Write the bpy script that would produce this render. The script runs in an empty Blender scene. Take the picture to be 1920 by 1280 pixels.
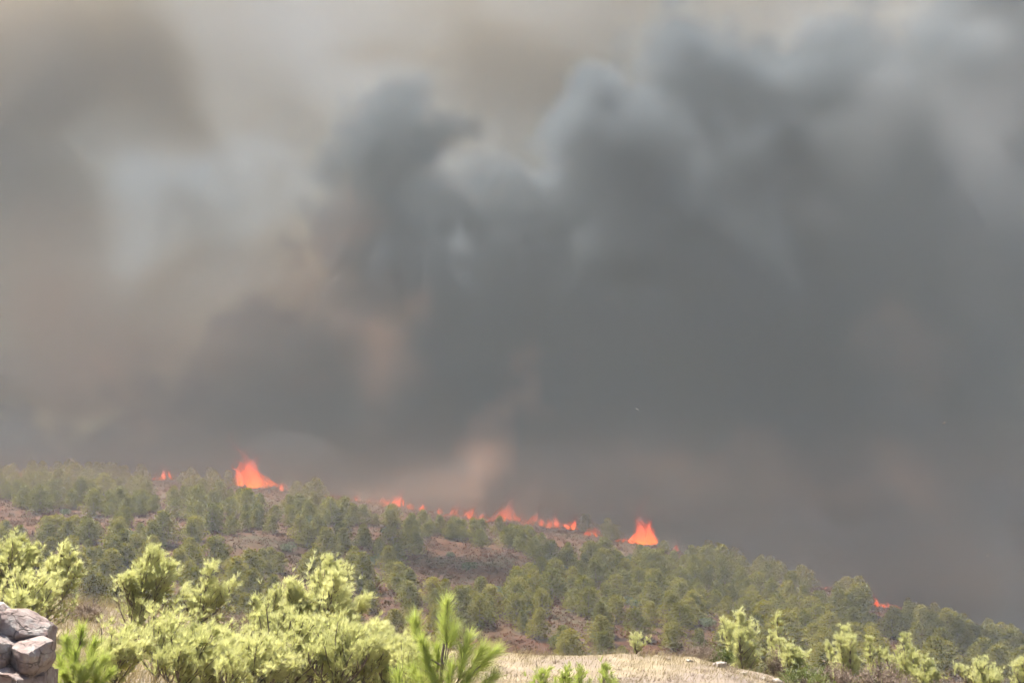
import bpy, bmesh, math, random
import numpy as np
from mathutils import Vector, Matrix, noise as mnoise

# ------------------------------------------------------------------ camera, sky, sun, exposure
SC = bpy.context.scene
COL = SC.collection
FPX = 2058.0                      # focal length in photograph pixels (1920 wide)
PITCH = math.radians(8.0)
cd = bpy.data.cameras.new('camera')
cd.sensor_width = 36.0
cd.lens = 36.0 * FPX / 1920.0
cd.clip_start = 0.05
cd.clip_end = 5000.0
cam = bpy.data.objects.new('camera', cd)
cam.location = (0, 0, 0)
cam.rotation_euler = (math.pi / 2 + PITCH, 0, 0)
COL.objects.link(cam)
SC.camera = cam

SUN_EL, SUN_AZ = math.radians(62), math.radians(300)     # azimuth from +Y towards +X
world = bpy.data.worlds.new('World')
SC.world = world
world.use_nodes = True
wn = world.node_tree.nodes
wn.clear()
wo = wn.new('ShaderNodeOutputWorld')
bg = wn.new('ShaderNodeBackground')
sky = wn.new('ShaderNodeTexSky')
sky.sky_type = 'NISHITA'
sky.sun_disc = False
sky.sun_elevation = SUN_EL
sky.sun_rotation = SUN_AZ
sky.dust_density = 2.5
sky.ozone_density = 1.0
bg.inputs['Strength'].default_value = 0.05
world.node_tree.links.new(sky.outputs[0], bg.inputs[0])
world.node_tree.links.new(bg.outputs[0], wo.inputs[0])

sl = bpy.data.lights.new('sun', 'SUN')
sl.energy = 4.8
sl.angle = math.radians(0.5)
sl.color = (1.0, 0.95, 0.86)
sun = bpy.data.objects.new('sun', sl)
sdir = Vector((math.sin(SUN_AZ) * math.cos(SUN_EL), math.cos(SUN_AZ) * math.cos(SUN_EL), math.sin(SUN_EL)))
sun.rotation_euler = (-sdir).to_track_quat('-Z', 'Y').to_euler()
sun.location = sdir * 300
COL.objects.link(sun)

SC.view_settings.view_transform = 'Standard'
SC.view_settings.look = 'None'
SC.view_settings.gamma = 1.0
SC.view_settings.use_curve_mapping = False
SC.view_settings.exposure = 2.1
cy = SC.cycles
cy.use_denoising = True
cy.max_bounces = 6
cy.volume_bounces = 2
cy.transparent_max_bounces = 64
cy.volume_step_rate = 3.0
cy.use_adaptive_sampling = True
cy.adaptive_threshold = 0.2
cy.adaptive_min_samples = 12
cy.volume_max_steps = 256

def at(px, py, depth):
    """the place seen at photograph pixel (px, py), `depth` metres in front of the camera along world Y"""
    u, v = (px - 960) / FPX, (640 - py) / FPX
    y = math.cos(PITCH) - math.sin(PITCH) * v
    z = math.sin(PITCH) + math.cos(PITCH) * v
    return Vector((u, y, z)) * (depth / y)

def tag(o, label=None, cat=None, group=None, kind=None):
    if label: o['label'] = label
    if cat: o['category'] = cat
    if group: o['group'] = group
    if kind: o['kind'] = kind
    return o


# ------------------------------------------------------------------ materials
def new_mat(name):
    m = bpy.data.materials.new(name); m.use_nodes = True
    nt = m.node_tree; nt.nodes.clear()
    return m, nt, nt.nodes.new('ShaderNodeOutputMaterial')

def ramp(nt, fac, stops):
    r = nt.nodes.new('ShaderNodeValToRGB')
    e = r.color_ramp.elements
    while len(e) < len(stops): e.new(0.5)
    for k, (p, c) in enumerate(stops):
        e[k].position = p; e[k].color = (*c, 1)
    nt.links.new(fac, r.inputs[0])
    return r.outputs[0]

def tex_noise(nt, scale, detail=4, rough=0.6, coord='Object'):
    tc = nt.nodes.new('ShaderNodeTexCoord')
    n = nt.nodes.new('ShaderNodeTexNoise')
    n.inputs['Scale'].default_value = scale; n.inputs['Detail'].default_value = detail; n.inputs['Roughness'].default_value = rough
    nt.links.new(tc.outputs[coord], n.inputs['Vector'])
    return n.outputs[0]

def mixc(nt, fac, a, b, mode='MIX'):
    n = nt.nodes.new('ShaderNodeMix'); n.data_type = 'RGBA'; n.blend_type = mode
    for sock, v in ((n.inputs[0], fac), (n.inputs[6], a), (n.inputs[7], b)):
        if isinstance(v, bpy.types.NodeSocket): nt.links.new(v, sock)
        else: sock.default_value = v if isinstance(v, float) else (*v, 1)
    return n.outputs[2]

def rough_mat(name, stops, scale, rough=0.9, bump=0.0, bscale=None, second=None):
    """diffuse ground / rock / bark with noise colour and fine relief"""
    m, nt, out = new_mat(name)
    c = ramp(nt, tex_noise(nt, scale), stops)
    if second:
        c = mixc(nt, ramp(nt, tex_noise(nt, second[0], 5, 0.65), ((second[2], (0, 0, 0)), (second[3], (1, 1, 1)))), c, second[1])
    b = nt.nodes.new('ShaderNodeBsdfPrincipled')
    b.inputs['Roughness'].default_value = rough
    b.inputs['Specular IOR Level'].default_value = 0.2
    nt.links.new(c, b.inputs['Base Color'])
    if bump:
        bp = nt.nodes.new('ShaderNodeBump'); bp.inputs['Strength'].default_value = bump
        bp.inputs['Distance'].default_value = 0.02
        nt.links.new(tex_noise(nt, bscale or scale * 6, 6, 0.65), bp.inputs['Height'])
        nt.links.new(bp.outputs[0], b.inputs['Normal'])
    nt.links.new(b.outputs[0], out.inputs[0])
    return m

def leaf_mat(name, stops, scale, trans=0.35, tcol=None, vary=0.0):
    """needles and leaves: noise tint through the crown, each copy a little different, light passing through"""
    m, nt, out = new_mat(name)
    fac = tex_noise(nt, scale, 3, 0.6)
    if vary:
        oi = nt.nodes.new('ShaderNodeObjectInfo')
        mm = nt.nodes.new('ShaderNodeMath'); mm.operation = 'MULTIPLY_ADD'
        nt.links.new(oi.outputs['Random'], mm.inputs[0]); mm.inputs[1].default_value = vary
        a2 = nt.nodes.new('ShaderNodeMath'); a2.operation = 'SUBTRACT'; nt.links.new(fac, a2.inputs[0]); a2.inputs[1].default_value = vary / 2
        nt.links.new(a2.outputs[0], mm.inputs[2]); fac = mm.outputs[0]
    c = ramp(nt, fac, stops)
    d = nt.nodes.new('ShaderNodeBsdfPrincipled'); d.inputs['Roughness'].default_value = 0.65
    d.inputs['Specular IOR Level'].default_value = 0.3
    nt.links.new(c, d.inputs['Base Color'])
    t = nt.nodes.new('ShaderNodeBsdfTranslucent')
    nt.links.new(mixc(nt, 1.0, c, tcol or (1.15, 1.2, 0.7), 'MULTIPLY'), t.inputs[0])
    mx = nt.nodes.new('ShaderNodeMixShader'); mx.inputs[0].default_value = trans
    nt.links.new(d.outputs[0], mx.inputs[1]); nt.links.new(t.outputs[0], mx.inputs[2])
    nt.links.new(mx.outputs[0], out.inputs[0])
    return m

M = {}
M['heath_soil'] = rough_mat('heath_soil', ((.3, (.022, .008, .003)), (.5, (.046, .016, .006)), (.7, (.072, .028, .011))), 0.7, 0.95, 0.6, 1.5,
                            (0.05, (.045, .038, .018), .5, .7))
M['ledge_soil'] = rough_mat('ledge_soil', ((.3, (.12, .092, .055)), (.5, (.19, .15, .095)), (.72, (.24, .2, .13))), 1.6, 0.95, 0.6, 14,
                            (0.35, (.15, .12, .105), .45, .65))
M['bark'] = rough_mat('bark', ((.3, (.08, .06, .05)), (.7, (.2, .16, .13))), 9, 0.9, 0.5)
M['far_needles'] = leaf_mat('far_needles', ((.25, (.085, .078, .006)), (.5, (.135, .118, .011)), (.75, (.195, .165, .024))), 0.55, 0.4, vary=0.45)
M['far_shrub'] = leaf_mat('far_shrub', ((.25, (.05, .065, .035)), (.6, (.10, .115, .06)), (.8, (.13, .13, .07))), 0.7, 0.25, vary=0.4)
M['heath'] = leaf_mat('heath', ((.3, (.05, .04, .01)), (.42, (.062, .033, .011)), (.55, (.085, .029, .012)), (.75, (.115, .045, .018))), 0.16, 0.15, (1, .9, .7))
M['needles'] = leaf_mat('needles', ((.3, (.33, .335, .165)), (.5, (.46, .46, .245)), (.72, (.56, .55, .33))), 2.2, 0.58, (1.15, 1.15, .85), vary=0.2)
M['needles_bright'] = leaf_mat('needles_bright', ((.3, (.26, .31, .09)), (.5, (.36, .41, .14)), (.72, (.45, .49, .2))), 2.5, 0.5, (1.1, 1.1, .7))
M['dry_shrub'] = leaf_mat('dry_shrub', ((.3, (.14, .10, .075)), (.55, (.25, .19, .15)), (.75, (.3, .25, .17))), 3.0, 0.2, (1, .95, .85))
M['green_shrub'] = leaf_mat('green_shrub', ((.3, (.08, .10, .03)), (.55, (.15, .17, .06)), (.75, (.24, .24, .10))), 3.0, 0.3)
M['straw'] = leaf_mat('straw', ((.3, (.15, .115, .055)), (.5, (.24, .195, .11)), (.7, (.31, .265, .165))), 1.4, 0.35, (1, .95, .8))
M['rock'] = rough_mat('rock', ((.3, (.11, .08, .07)), (.45, (.22, .17, .155)), (.58, (.26, .22, .205)), (.7, (.36, .345, .32))), 7, 0.95, 1.0, 30,
                      (5.0, (.17, .11, .095), .56, .7))
rnt = M['rock'].node_tree
rb = [n for n in rnt.nodes if n.type == 'BSDF_PRINCIPLED'][0]
rbump = [n for n in rnt.nodes if n.type == 'BUMP'][0]
vo = rnt.nodes.new('ShaderNodeTexVoronoi'); vo.feature = 'DISTANCE_TO_EDGE'; vo.inputs['Scale'].default_value = 3.0; vo.inputs['Randomness'].default_value = 1.0
rtc = rnt.nodes.new('ShaderNodeTexCoord'); rmp = rnt.nodes.new('ShaderNodeMapping'); rmp.inputs['Scale'].default_value = (1.0, 1.0, 1.9); rmp.inputs['Rotation'].default_value = (.3, .5, .2)
rwn = rnt.nodes.new('ShaderNodeTexNoise'); rwn.inputs['Scale'].default_value = 9; rnt.links.new(rtc.outputs['Object'], rwn.inputs['Vector'])
rad_ = rnt.nodes.new('ShaderNodeMix'); rad_.data_type = 'RGBA'; rad_.blend_type = 'LINEAR_LIGHT'; rad_.inputs[0].default_value = .12
rnt.links.new(rtc.outputs['Object'], rmp.inputs[0]); rnt.links.new(rmp.outputs[0], rad_.inputs[6]); rnt.links.new(rwn.outputs['Color'], rad_.inputs[7]); rnt.links.new(rad_.outputs[2], vo.inputs['Vector'])
crack = ramp(rnt, vo.outputs['Distance'], ((.0, (.45, .45, .45)), (.022, (1, 1, 1))))
old = rb.inputs['Base Color'].links[0].from_socket
rnt.links.new(mixc(rnt, 1.0, old, crack, 'MULTIPLY'), rb.inputs['Base Color'])
rb2 = rnt.nodes.new('ShaderNodeBump'); rb2.inputs['Distance'].default_value = .03; rb2.inputs['Strength'].default_value = .7
rnt.links.new(crack, rb2.inputs['Height']); rnt.links.new(rbump.outputs[0], rb2.inputs['Normal']); rnt.links.new(rb2.outputs[0], rb.inputs['Normal'])
M['stone'] = rough_mat('stone', ((.3, (.17, .145, .125)), (.7, (.3, .265, .23))), 8, 0.9, 0.5)

# ------------------------------------------------------------------ mesh helpers
def mesh_obj(name, verts, faces, mat, parent=None, smooth=False):
    me = bpy.data.meshes.new(name)
    verts = np.asarray(verts, dtype=np.float32)
    me.from_pydata(verts.tolist(), [], faces if isinstance(faces, list) else np.asarray(faces).tolist())
    me.materials.append(mat)
    if smooth: me.shade_smooth()
    o = bpy.data.objects.new(name, me); COL.objects.link(o)
    if parent: o.parent = parent
    return o

def empty(name, loc, rz=0.0, scale=1.0):
    o = bpy.data.objects.new(name, None); COL.objects.link(o)
    o.location = loc; o.rotation_euler = (0, 0, rz); o.scale = (scale,) * 3
    o.empty_display_size = 0.2
    return o

class Mesh:
    def __init__(self): self.v = []; self.f = []; self.n = 0
    def add(self, verts, faces):
        self.v.append(np.asarray(verts, dtype=np.float32)); self.f.append(np.asarray(faces, dtype=np.int64) + self.n); self.n += len(verts)
    def tube(self, pts, radii, seg=6):
        pts = [Vector(p) for p in pts]
        rings = []
        for i, p in enumerate(pts):
            d = (pts[min(i + 1, len(pts) - 1)] - pts[max(i - 1, 0)]).normalized()
            a = d.orthogonal().normalized(); b = d.cross(a)
            rings += [p + (a * math.cos(2 * math.pi * k / seg) + b * math.sin(2 * math.pi * k / seg)) * radii[i] for k in range(seg)]
        fs = []
        for i in range(len(pts) - 1):
            for k in range(seg):
                a0, a1 = i * seg + k, i * seg + (k + 1) % seg
                fs += [(a0, a1, a1 + seg), (a0, a1 + seg, a0 + seg)]
        self.add([tuple(v) for v in rings], fs)
    def build(self, name, mat, parent=None, smooth=False):
        v = np.concatenate(self.v); f = np.concatenate(self.f)
        me = bpy.data.meshes.new(name)
        me.vertices.add(len(v)); me.vertices.foreach_set('co', v.ravel())
        me.loops.add(f.size); me.loops.foreach_set('vertex_index', f.ravel().astype(np.int32))
        me.polygons.add(len(f))
        me.polygons.foreach_set('loop_start', np.arange(0, f.size, 3, dtype=np.int32))
        me.update(calc_edges=True); me.validate()
        me.materials.append(mat)
        if smooth: me.shade_smooth()
        o = bpy.data.objects.new(name, me); COL.objects.link(o)
        if parent: o.parent = parent
        return o

def blades(rng, base, direc, length, width, spread_dir=None):
    """one thin triangle per row: base (n,3), direc (n,3) unit, length (n), width (n)"""
    n = len(base)
    r = rng.normal(size=(n, 3)); side = np.cross(direc, r); side /= np.linalg.norm(side, axis=1, keepdims=True) + 1e-9
    a = base - side * width[:, None] / 2; b = base + side * width[:, None] / 2; c = base + direc * length[:, None]
    v = np.stack([a, b, c], 1).reshape(-1, 3)
    return v, np.arange(3 * n).reshape(-1, 3)

def unit(v): return v / (np.linalg.norm(v, axis=-1, keepdims=True) + 1e-9)

# ------------------------------------------------------------------ terrain
def interp(x, pts):
    return float(np.interp(x, [p[0] for p in pts], [p[1] for p in pts]))
CREST = [(-2500, 860), (-400, 876), (0, 892), (300, 902), (500, 915), (700, 945), (900, 975), (1100, 1002), (1250, 1032), (1400, 1070), (1600, 1128), (1800, 1188), (1920, 1222), (2300, 1300), (4000, 1420)]
CDEPTH = [(-400, 262), (500, 250), (1200, 232), (1920, 200), (2600, 190)]
def hill_z(x, y):
    yy = max(y, 60.0)
    px = 960 + FPX * x / yy
    px = max(-2500, min(4000, px))
    dc = interp(px, CDEPTH); zc = at(px, interp(px, CREST), dc).z
    zb = -20.0 - 2.0 * math.sin(x * 0.02)
    db = 100.0
    if y <= db:
        z = zb - 3.0 * (1 - max(0, y) / db)
    elif y <= dc:
        t = (y - db) / (dc - db)
        z = zb + (zc - zb) * (t * 0.9 + 0.1 * math.sin(t * math.pi / 2))
    else:
        e = y - dc
        z = zc - 0.16 * e * e / (e + 25)
    amp = min(1.0, max(0.0, (y - 60) / 60))
    return z + amp * (mnoise.noise((x * .03, y * .03, 3)) * 1.1 + mnoise.noise((x * .11, y * .11, 9)) * 0.35)

EDGE = [(-1500, -1.2), (-300, -1.72), (150, -2.03), (430, -2.36), (700, -2.85), (940, -2.98), (1290, -3.02), (1450, -3.5), (1600, -3.65), (1900, -4.05), (2400, -4.7), (4000, -6)]
def ledge_z(x, y):
    px = 960 + FPX * x / 22.0
    e = interp(px, EDGE)
    near = -1.66 + 0.012 * max(-6, min(6, -x))
    if y < 8: z = near
    elif y < 15.5: z = near + (e + 0.13 - near) * ((y - 8) / 7.5)
    elif y < 21.6: z = e + 0.13 * (21.6 - y) / 6.1
    else: z = e - (y - 21.6) ** 1.35 * 0.9
    z += mnoise.noise((x * .5, y * .5, 1)) * 0.07 + mnoise.noise((x * 2.1, y * 2.1, 5)) * 0.025
    return z

def grid_sheet(name, xs, ys, fz, mat):
    nx, ny = len(xs), len(ys)
    v = [(x, y, fz(x, y)) for y in ys for x in xs]
    f = [(j * nx + i, j * nx + i + 1, (j + 1) * nx + i + 1, (j + 1) * nx + i) for j in range(ny - 1) for i in range(nx - 1)]
    o = mesh_obj(name, v, f, mat, smooth=True)
    tag(o, kind='structure')
    return o
def spaced(a, b, n, p): return [a + (b - a) * (i / (n - 1)) ** p for i in range(n)]
xs = [-x for x in spaced(0, 640, 110, 1.5)][::-1] + spaced(0, 640, 110, 1.5)[1:]
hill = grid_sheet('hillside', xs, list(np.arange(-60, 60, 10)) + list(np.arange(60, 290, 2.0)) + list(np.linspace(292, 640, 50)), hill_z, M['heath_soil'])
ledge = grid_sheet('ground', list(np.arange(-26, 26.01, 0.22)), list(np.arange(-6, 8, 0.8)) + list(np.arange(8, 26, 0.16)) + list(np.arange(26, 34, 0.8)), ledge_z, M['ledge_soil'])

def hill_at(px, row):
    """the first point of the far hillside seen at a photograph pixel"""
    last = None
    for d in np.arange(104, 275, 0.5):
        p = at(px, row, d)
        if hill_z(p.x, p.y) >= p.z: return Vector((p.x, p.y, hill_z(p.x, p.y)))
        last = p
    d = interp(px, CDEPTH) ; p = at(px, row, d)
    return Vector((p.x, p.y, hill_z(p.x, p.y)))
def row_of(p):
    yc = p[1] * math.cos(PITCH) + p[2] * math.sin(PITCH); zc = -p[1] * math.sin(PITCH) + p[2] * math.cos(PITCH)
    return 960 + FPX * p[0] / yc, 640 - FPX * zc / yc

# ------------------------------------------------------------------ far pines
def leaf_clump(rng, mesh, c, r, n, size, up=0.3, shell=0.55):
    d = unit(rng.normal(size=(n, 3))); rad = shell + (1 - shell) * rng.random(n) ** 0.5
    p = np.asarray(c) + d * rad[:, None] * np.asarray(r)
    t = unit(d + rng.normal(size=(n, 3)) * 0.7 + np.array([0, 0, up]))
    v, f = blades(rng, p, t, size * (0.7 + 0.6 * rng.random(n)), size * (0.55 + 0.4 * rng.random(n)))
    mesh.add(v, f)

def far_pine_meshes(k):
    rng = np.random.default_rng(100 + k)
    h = 1.0
    tr = Mesh(); lean = rng.normal(size=2) * 0.03
    tr.tube([(0, 0, -0.08), (lean[0] * .3, lean[1] * .3, .35), (lean[0], lean[1], .9)], (.028, .02, .004), 5)
    cr = Mesh()
    wid = 0.40 + 0.16 * rng.random(); base = 0.03 + 0.05 * rng.random(); round_ = rng.random()
    n = 34
    for i in range(n):
        t = (i + rng.random()) / n
        z = base + (0.97 - base) * t
        prof = (1 - t) ** (0.55 + 0.4 * (1 - round_)) * (0.55 + 0.45 * min(1, t / 0.2))
        a = i * 2.4 + rng.random()
        rr = wid * prof * (0.35 + 0.5 * rng.random())
        c = (lean[0] * t + math.cos(a) * rr, lean[1] * t + math.sin(a) * rr, z)
        s = (0.08 + 0.10 * prof) * (0.75 + 0.5 * rng.random())
        tr.tube([(lean[0] * t, lean[1] * t, z - 0.06), c], (.008, .003), 3)
        leaf_clump(rng, cr, c, (s * 1.15, s * 1.15, s), 62, 0.05)
    return tr, cr
NVAR = 9
protos = []
for k in range(NVAR):
    tr, cr = far_pine_meshes(k)
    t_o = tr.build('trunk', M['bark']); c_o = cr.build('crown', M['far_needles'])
    COL.objects.unlink(t_o); COL.objects.unlink(c_o)
    protos.append((t_o, c_o))

FLAMES = [  # px, base row, width px, height px, lean, tongues, label
    (40, 872, 12, 18, 0, 2, 'tiny lone flame at the far left end of the fire line'),
    (310, 892, 42, 34, -.2, 5, 'small red flame behind the crest pines left of the big left flame'),
    (474, 910, 70, 80, -.35, 9, 'big red orange flame leaning left, largest of the left half'),
    (528, 915, 20, 28, 0, 3, 'small orange flame close beside the big left flame'),
    (625, 928, 34, 12, 0, 4, 'faint low red flames between the left and middle fires'),
    (700, 930, 30, 18, 0, 3, 'faint red flame just left of the jagged pink flame'),
    (742, 942, 46, 40, .2, 6, 'jagged pink red flame left of the hill centre'),
    (668, 938, 26, 22, .1, 3, 'small dim flame between the faint left flames and the jagged one'),
    (822, 962, 26, 22, .1, 3, 'small dim flame just left of the hazy red flame'),
    (905, 968, 30, 30, .3, 4, 'dim flame between the hazy red flame and the slanting one'),
    (718, 938, 22, 26, .1, 3, 'dim flame touching the left side of the jagged pink flame'),
    (770, 950, 24, 24, 0, 3, 'dim flame touching the right side of the jagged pink flame'),
    (880, 962, 34, 40, .3, 4, 'dim flame in the foot of the tall reddish smoke streak'),
    (975, 968, 30, 34, .3, 4, 'dim flame right of the slanting dull red flame'),
    (793, 955, 22, 26, 0, 3, 'small orange flame flaring low behind a pine top'),
    (858, 958, 60, 34, .2, 5, 'hazy red flame at the foot of the brownish smoke streak'),
    (940, 960, 56, 60, .5, 6, 'slanting dull red flame rising to the right in smoke'),
    (1000, 945, 40, 36, .3, 4, 'detached red wisp of flame high in the smoke'),
    (1016, 986, 16, 24, 0, 2, 'small red flame just left of the brightest orange flame'),
    (1042, 984, 44, 40, 0, 6, 'brightest orange flame in the middle of the fire line'),
    (1074, 994, 30, 36, .1, 4, 'red flame trailing right of the brightest orange flame'),
    (1110, 1006, 34, 32, .1, 4, 'small pointed flame between the two middle fires'),
    (1204, 1022, 54, 72, .05, 8, 'tall orange flame standing alone on bare ground'),
    (1174, 1018, 36, 16, .1, 4, 'low flames licking the ground left of the tall flame'),
    (1268, 1022, 26, 22, 0, 2, 'faint red glow of flame right of the tall flame'),
    (1545, 1102, 30, 12, 0, 3, 'faint flame behind pines on the right shoulder'),
    (1642, 1128, 30, 30, -.1, 4, 'red flame, upper of the pair low on the right'),
    (1668, 1142, 36, 24, -.1, 4, 'red flame, lower of the pair low on the right'),
]
rnd = random.Random(7)
def wooded(px, row):
    """how thickly pines stand where the hillside shows at that pixel of the photograph"""
    crest = interp(px, CREST)
    d = 1.0 if row < crest + 50 else 0.5
    for (cx, cy, rx, ry, v) in ((60, 980, 170, 26, .03), (480, 1050, 130, 30, .1), (620, 1005, 150, 18, .15), (880, 1080, 140, 44, .05), (330, 1010, 130, 12, .1), (720, 1045, 90, 30, .35),
                                (1120, 1040, 110, 18, .25), (1020, 1190, 90, 30, .35), (1130, 1120, 160, 50, .95), (1450, 1130, 220, 60, .95), (250, 1040, 120, 40, .55), (320, 950, 300, 24, .9)):
        if ((px - cx) / rx) ** 2 + ((row - cy) / ry) ** 2 < 1: d = v
    if px > 1250: d = max(d, 0.9)
    return d
spots = []
tries = 0
while len(spots) < 760 and tries < 120000:
    tries += 1
    px = rnd.uniform(-30, 1950); y = 104 + (rnd.random() ** 0.8) * 170
    x = (px - 960) / FPX * y
    if y > interp(px, CDEPTH) + 4: continue
    z = hill_z(x, y); qx, row = row_of((x, y, z))
    if row > 1300 or (qx < 900 and row > 1215) or (900 < qx < 1300 and row > 1262): continue
    if rnd.random() > wooded(qx, row): continue
    if any(abs(qx - fl[0]) < fl[2] * .45 + 10 and fl[1] - 5 < row < fl[1] + 38 for fl in FLAMES): continue
    if any((x - a) ** 2 + (y - b) ** 2 < (1.9 if y > 200 else 1.9) ** 2 for a, b, *_ in spots): continue
    spots.append((x, y, z, qx, row))
def far_label(qx, row, h):
    crest = interp(qx, CREST)
    marks = ((0, 'the left frame edge'), (175, 'the lone tiny flame'), (310, 'the small left flame'), (478, 'the big left flame'), (625, 'the faint left flames'), (742, 'the jagged pink flame'), (858, 'the hazy red flame'),
             (950, 'the slanting flame'), (1042, 'the brightest flame'), (1110, 'the small pointed flame'), (1204, 'the tall lone flame'), (1350, 'the bare right crest'), (1545, 'the faint right flame'), (1655, 'the lowest flame pair'), (1800, 'the right smoke edge'), (1920, 'the right frame edge'))
    mk = min(marks, key=lambda m: abs(m[0] - qx))[1]
    tier = 'on the crest at' if row < crest + 30 else ('just below' if row < crest + 75 else ('midway down the slope under' if row < crest + 140 else 'at the slope foot under'))
    size = 'tall' if h > 3.9 else ('small' if h < 3.0 else 'medium')
    return '%s pine %s %s' % (size, tier, mk)
trees = []
for (x, y, z, qx, row) in spots:
    h = rnd.uniform(2.3, 4.1) * (1.25 if rnd.random() < .15 else 1.0)
    trees.append((h / y, x, y, z, qx, row, h))
trees.sort(reverse=True)
mass = Mesh()
def as_arrays(o):
    me = o.data; v = np.empty(len(me.vertices) * 3, np.float32); me.vertices.foreach_get('co', v)
    f = np.empty(len(me.loops), np.int32); me.loops.foreach_get('vertex_index', f)
    return v.reshape(-1, 3), f.reshape(-1, 3)
crowns = [as_arrays(p[1]) for p in protos]
for i, (_, x, y, z, qx, row, h) in enumerate(trees):
    if i >= 298:                            # too many to single out: they merge into one wood
        v, f = crowns[i % NVAR]; a = rnd.uniform(0, 6.28); c_, s_ = math.cos(a), math.sin(a); w_ = h * rnd.uniform(1.15, 1.6)
        mass.add(np.stack([(v[:, 0] * c_ - v[:, 1] * s_) * w_ + x, (v[:, 0] * s_ + v[:, 1] * c_) * w_ + y, v[:, 2] * h + z], 1), f)
        continue
    e = empty('pine_tree', (x, y, z), rnd.uniform(0, 6.28), h)
    e.scale = (h * rnd.uniform(1.15, 1.6), h * rnd.uniform(1.15, 1.6), h)
    tag(e, far_label(qx, row, h), 'tree', 'pines on the burning hillside')
    for p in protos[i % NVAR]:
        c = p.copy(); COL.objects.link(c); c.parent = e

tag(mass.build('pine_woods', M['far_needles']), 'mass of smaller pines merging along the crest', 'woods', kind='stuff')

# round shrubs between the pines
sh_protos = []
for k in range(4):
    rng = np.random.default_rng(300 + k); cr = Mesh()
    for j in range(9):
        a = rng.random() * 6.28; rr = 0.3 * rng.random() ** .5
        leaf_clump(rng, cr, (math.cos(a) * rr, math.sin(a) * rr, .22 + .28 * rng.random()), (.24, .24, .2), 55, 0.09)
    o = cr.build('foliage', M['far_shrub']); COL.objects.unlink(o); sh_protos.append(o)
n_sh = 0
for (px, row) in ((572, 985), (160, 985), (385, 990), (120, 968), (1000, 975), (965, 985), (720, 1000), (880, 1072), (700, 1060), (935, 1112), (1188, 1140), (1000, 1070), (300, 990), (480, 1062), (1180, 1055), (1060, 1075),
                  (640, 1010), (760, 1090), (250, 1010), (330, 1075), (540, 1035), (845, 1045), (1240, 1110), (1325, 1180), (1480, 1190), (980, 1150), (1120, 1205), (1050, 1215)):
    p = hill_at(px, row)
    s = rnd.uniform(1.8, 2.9)
    e = sh_protos[n_sh % 4].copy(); e.name = 'shrub'; COL.objects.link(e)
    e.location = p; e.scale = (s, s, s * .85); e.rotation_euler = (0, 0, rnd.uniform(0, 6))
    crest = interp(px, CREST)
    tier = 'just under the fire line' if row < crest + 60 else 'low down among the pines'
    side = 'left third' if px < 640 else ('middle third' if px < 1280 else 'right third')
    tag(e, 'round grey shrub %s, %s of hill' % (tier, side), 'shrub', 'round shrubs on the burning hillside')
    n_sh += 1

# low heath covering the slope
rng = np.random.default_rng(5)
hm = Mesh()
for i in range(13000):
    y = 100 + rng.random() ** .8 * 170
    px = rng.uniform(-60, 1980); x = (px - 960) / FPX * y
    if y > interp(px, CDEPTH) + 5: continue
    s = rng.uniform(.35, 1.1)
    leaf_clump(rng, hm, (x, y, hill_z(x, y) + s * .12), (s, s, s * .5), 26, 0.26, 0.5, 0.4)
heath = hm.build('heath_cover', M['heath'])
tag(heath, 'low reddish brown heath covering the slope between the pines', 'heath', kind='stuff')

# ------------------------------------------------------------------ flames along the fire front
m_flame, nt, out = new_mat('flame')
tc = nt.nodes.new('ShaderNodeTexCoord'); sp = nt.nodes.new('ShaderNodeSeparateXYZ')
nt.links.new(tc.outputs['Generated'], sp.inputs[0])
fn = tex_noise(nt, 1.6, 4, 0.65)
em = nt.nodes.new('ShaderNodeEmission')
hgt = nt.nodes.new('ShaderNodeMath'); hgt.operation = 'MULTIPLY_ADD'
nt.links.new(fn, hgt.inputs[0]); hgt.inputs[1].default_value = 0.7; nt.links.new(sp.outputs[2], hgt.inputs[2])
nt.links.new(ramp(nt, hgt.outputs[0], ((.22, (1.0, .3, .03)), (.45, (1.0, .11, .012)), (.9, (.75, .04, .012)))), em.inputs[0])
oi = nt.nodes.new('ShaderNodeObjectInfo'); sv = nt.nodes.new('ShaderNodeSeparateColor')
nt.links.new(oi.outputs['Color'], sv.inputs[0]); nt.links.new(sv.outputs[0], em.inputs[1])
tr_ = nt.nodes.new('ShaderNodeBsdfTransparent')
mx = nt.nodes.new('ShaderNodeMixShader')
holes = ramp(nt, tex_noise(nt, 2.6, 3, .6), ((.38, (0, 0, 0)), (.56, (.92, .92, .92))))
hm_ = nt.nodes.new('ShaderNodeMath'); hm_.operation = 'MAXIMUM'; nt.links.new(holes, hm_.inputs[1]); nt.links.new(hm_.outputs[0], mx.inputs[0])
nt.links.new(ramp(nt, hgt.outputs[0], ((.28, (.55, .55, .55)), (.46, (.84, .84, .84)), (.85, (.985, .985, .985)))), hm_.inputs[0])
nt.links.new(em.outputs[0], mx.inputs[1]); nt.links.new(tr_.outputs[0], mx.inputs[2])
nt.links.new(mx.outputs[0], out.inputs[0])
m_flame.cycles.emission_sampling = 'NONE'
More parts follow.
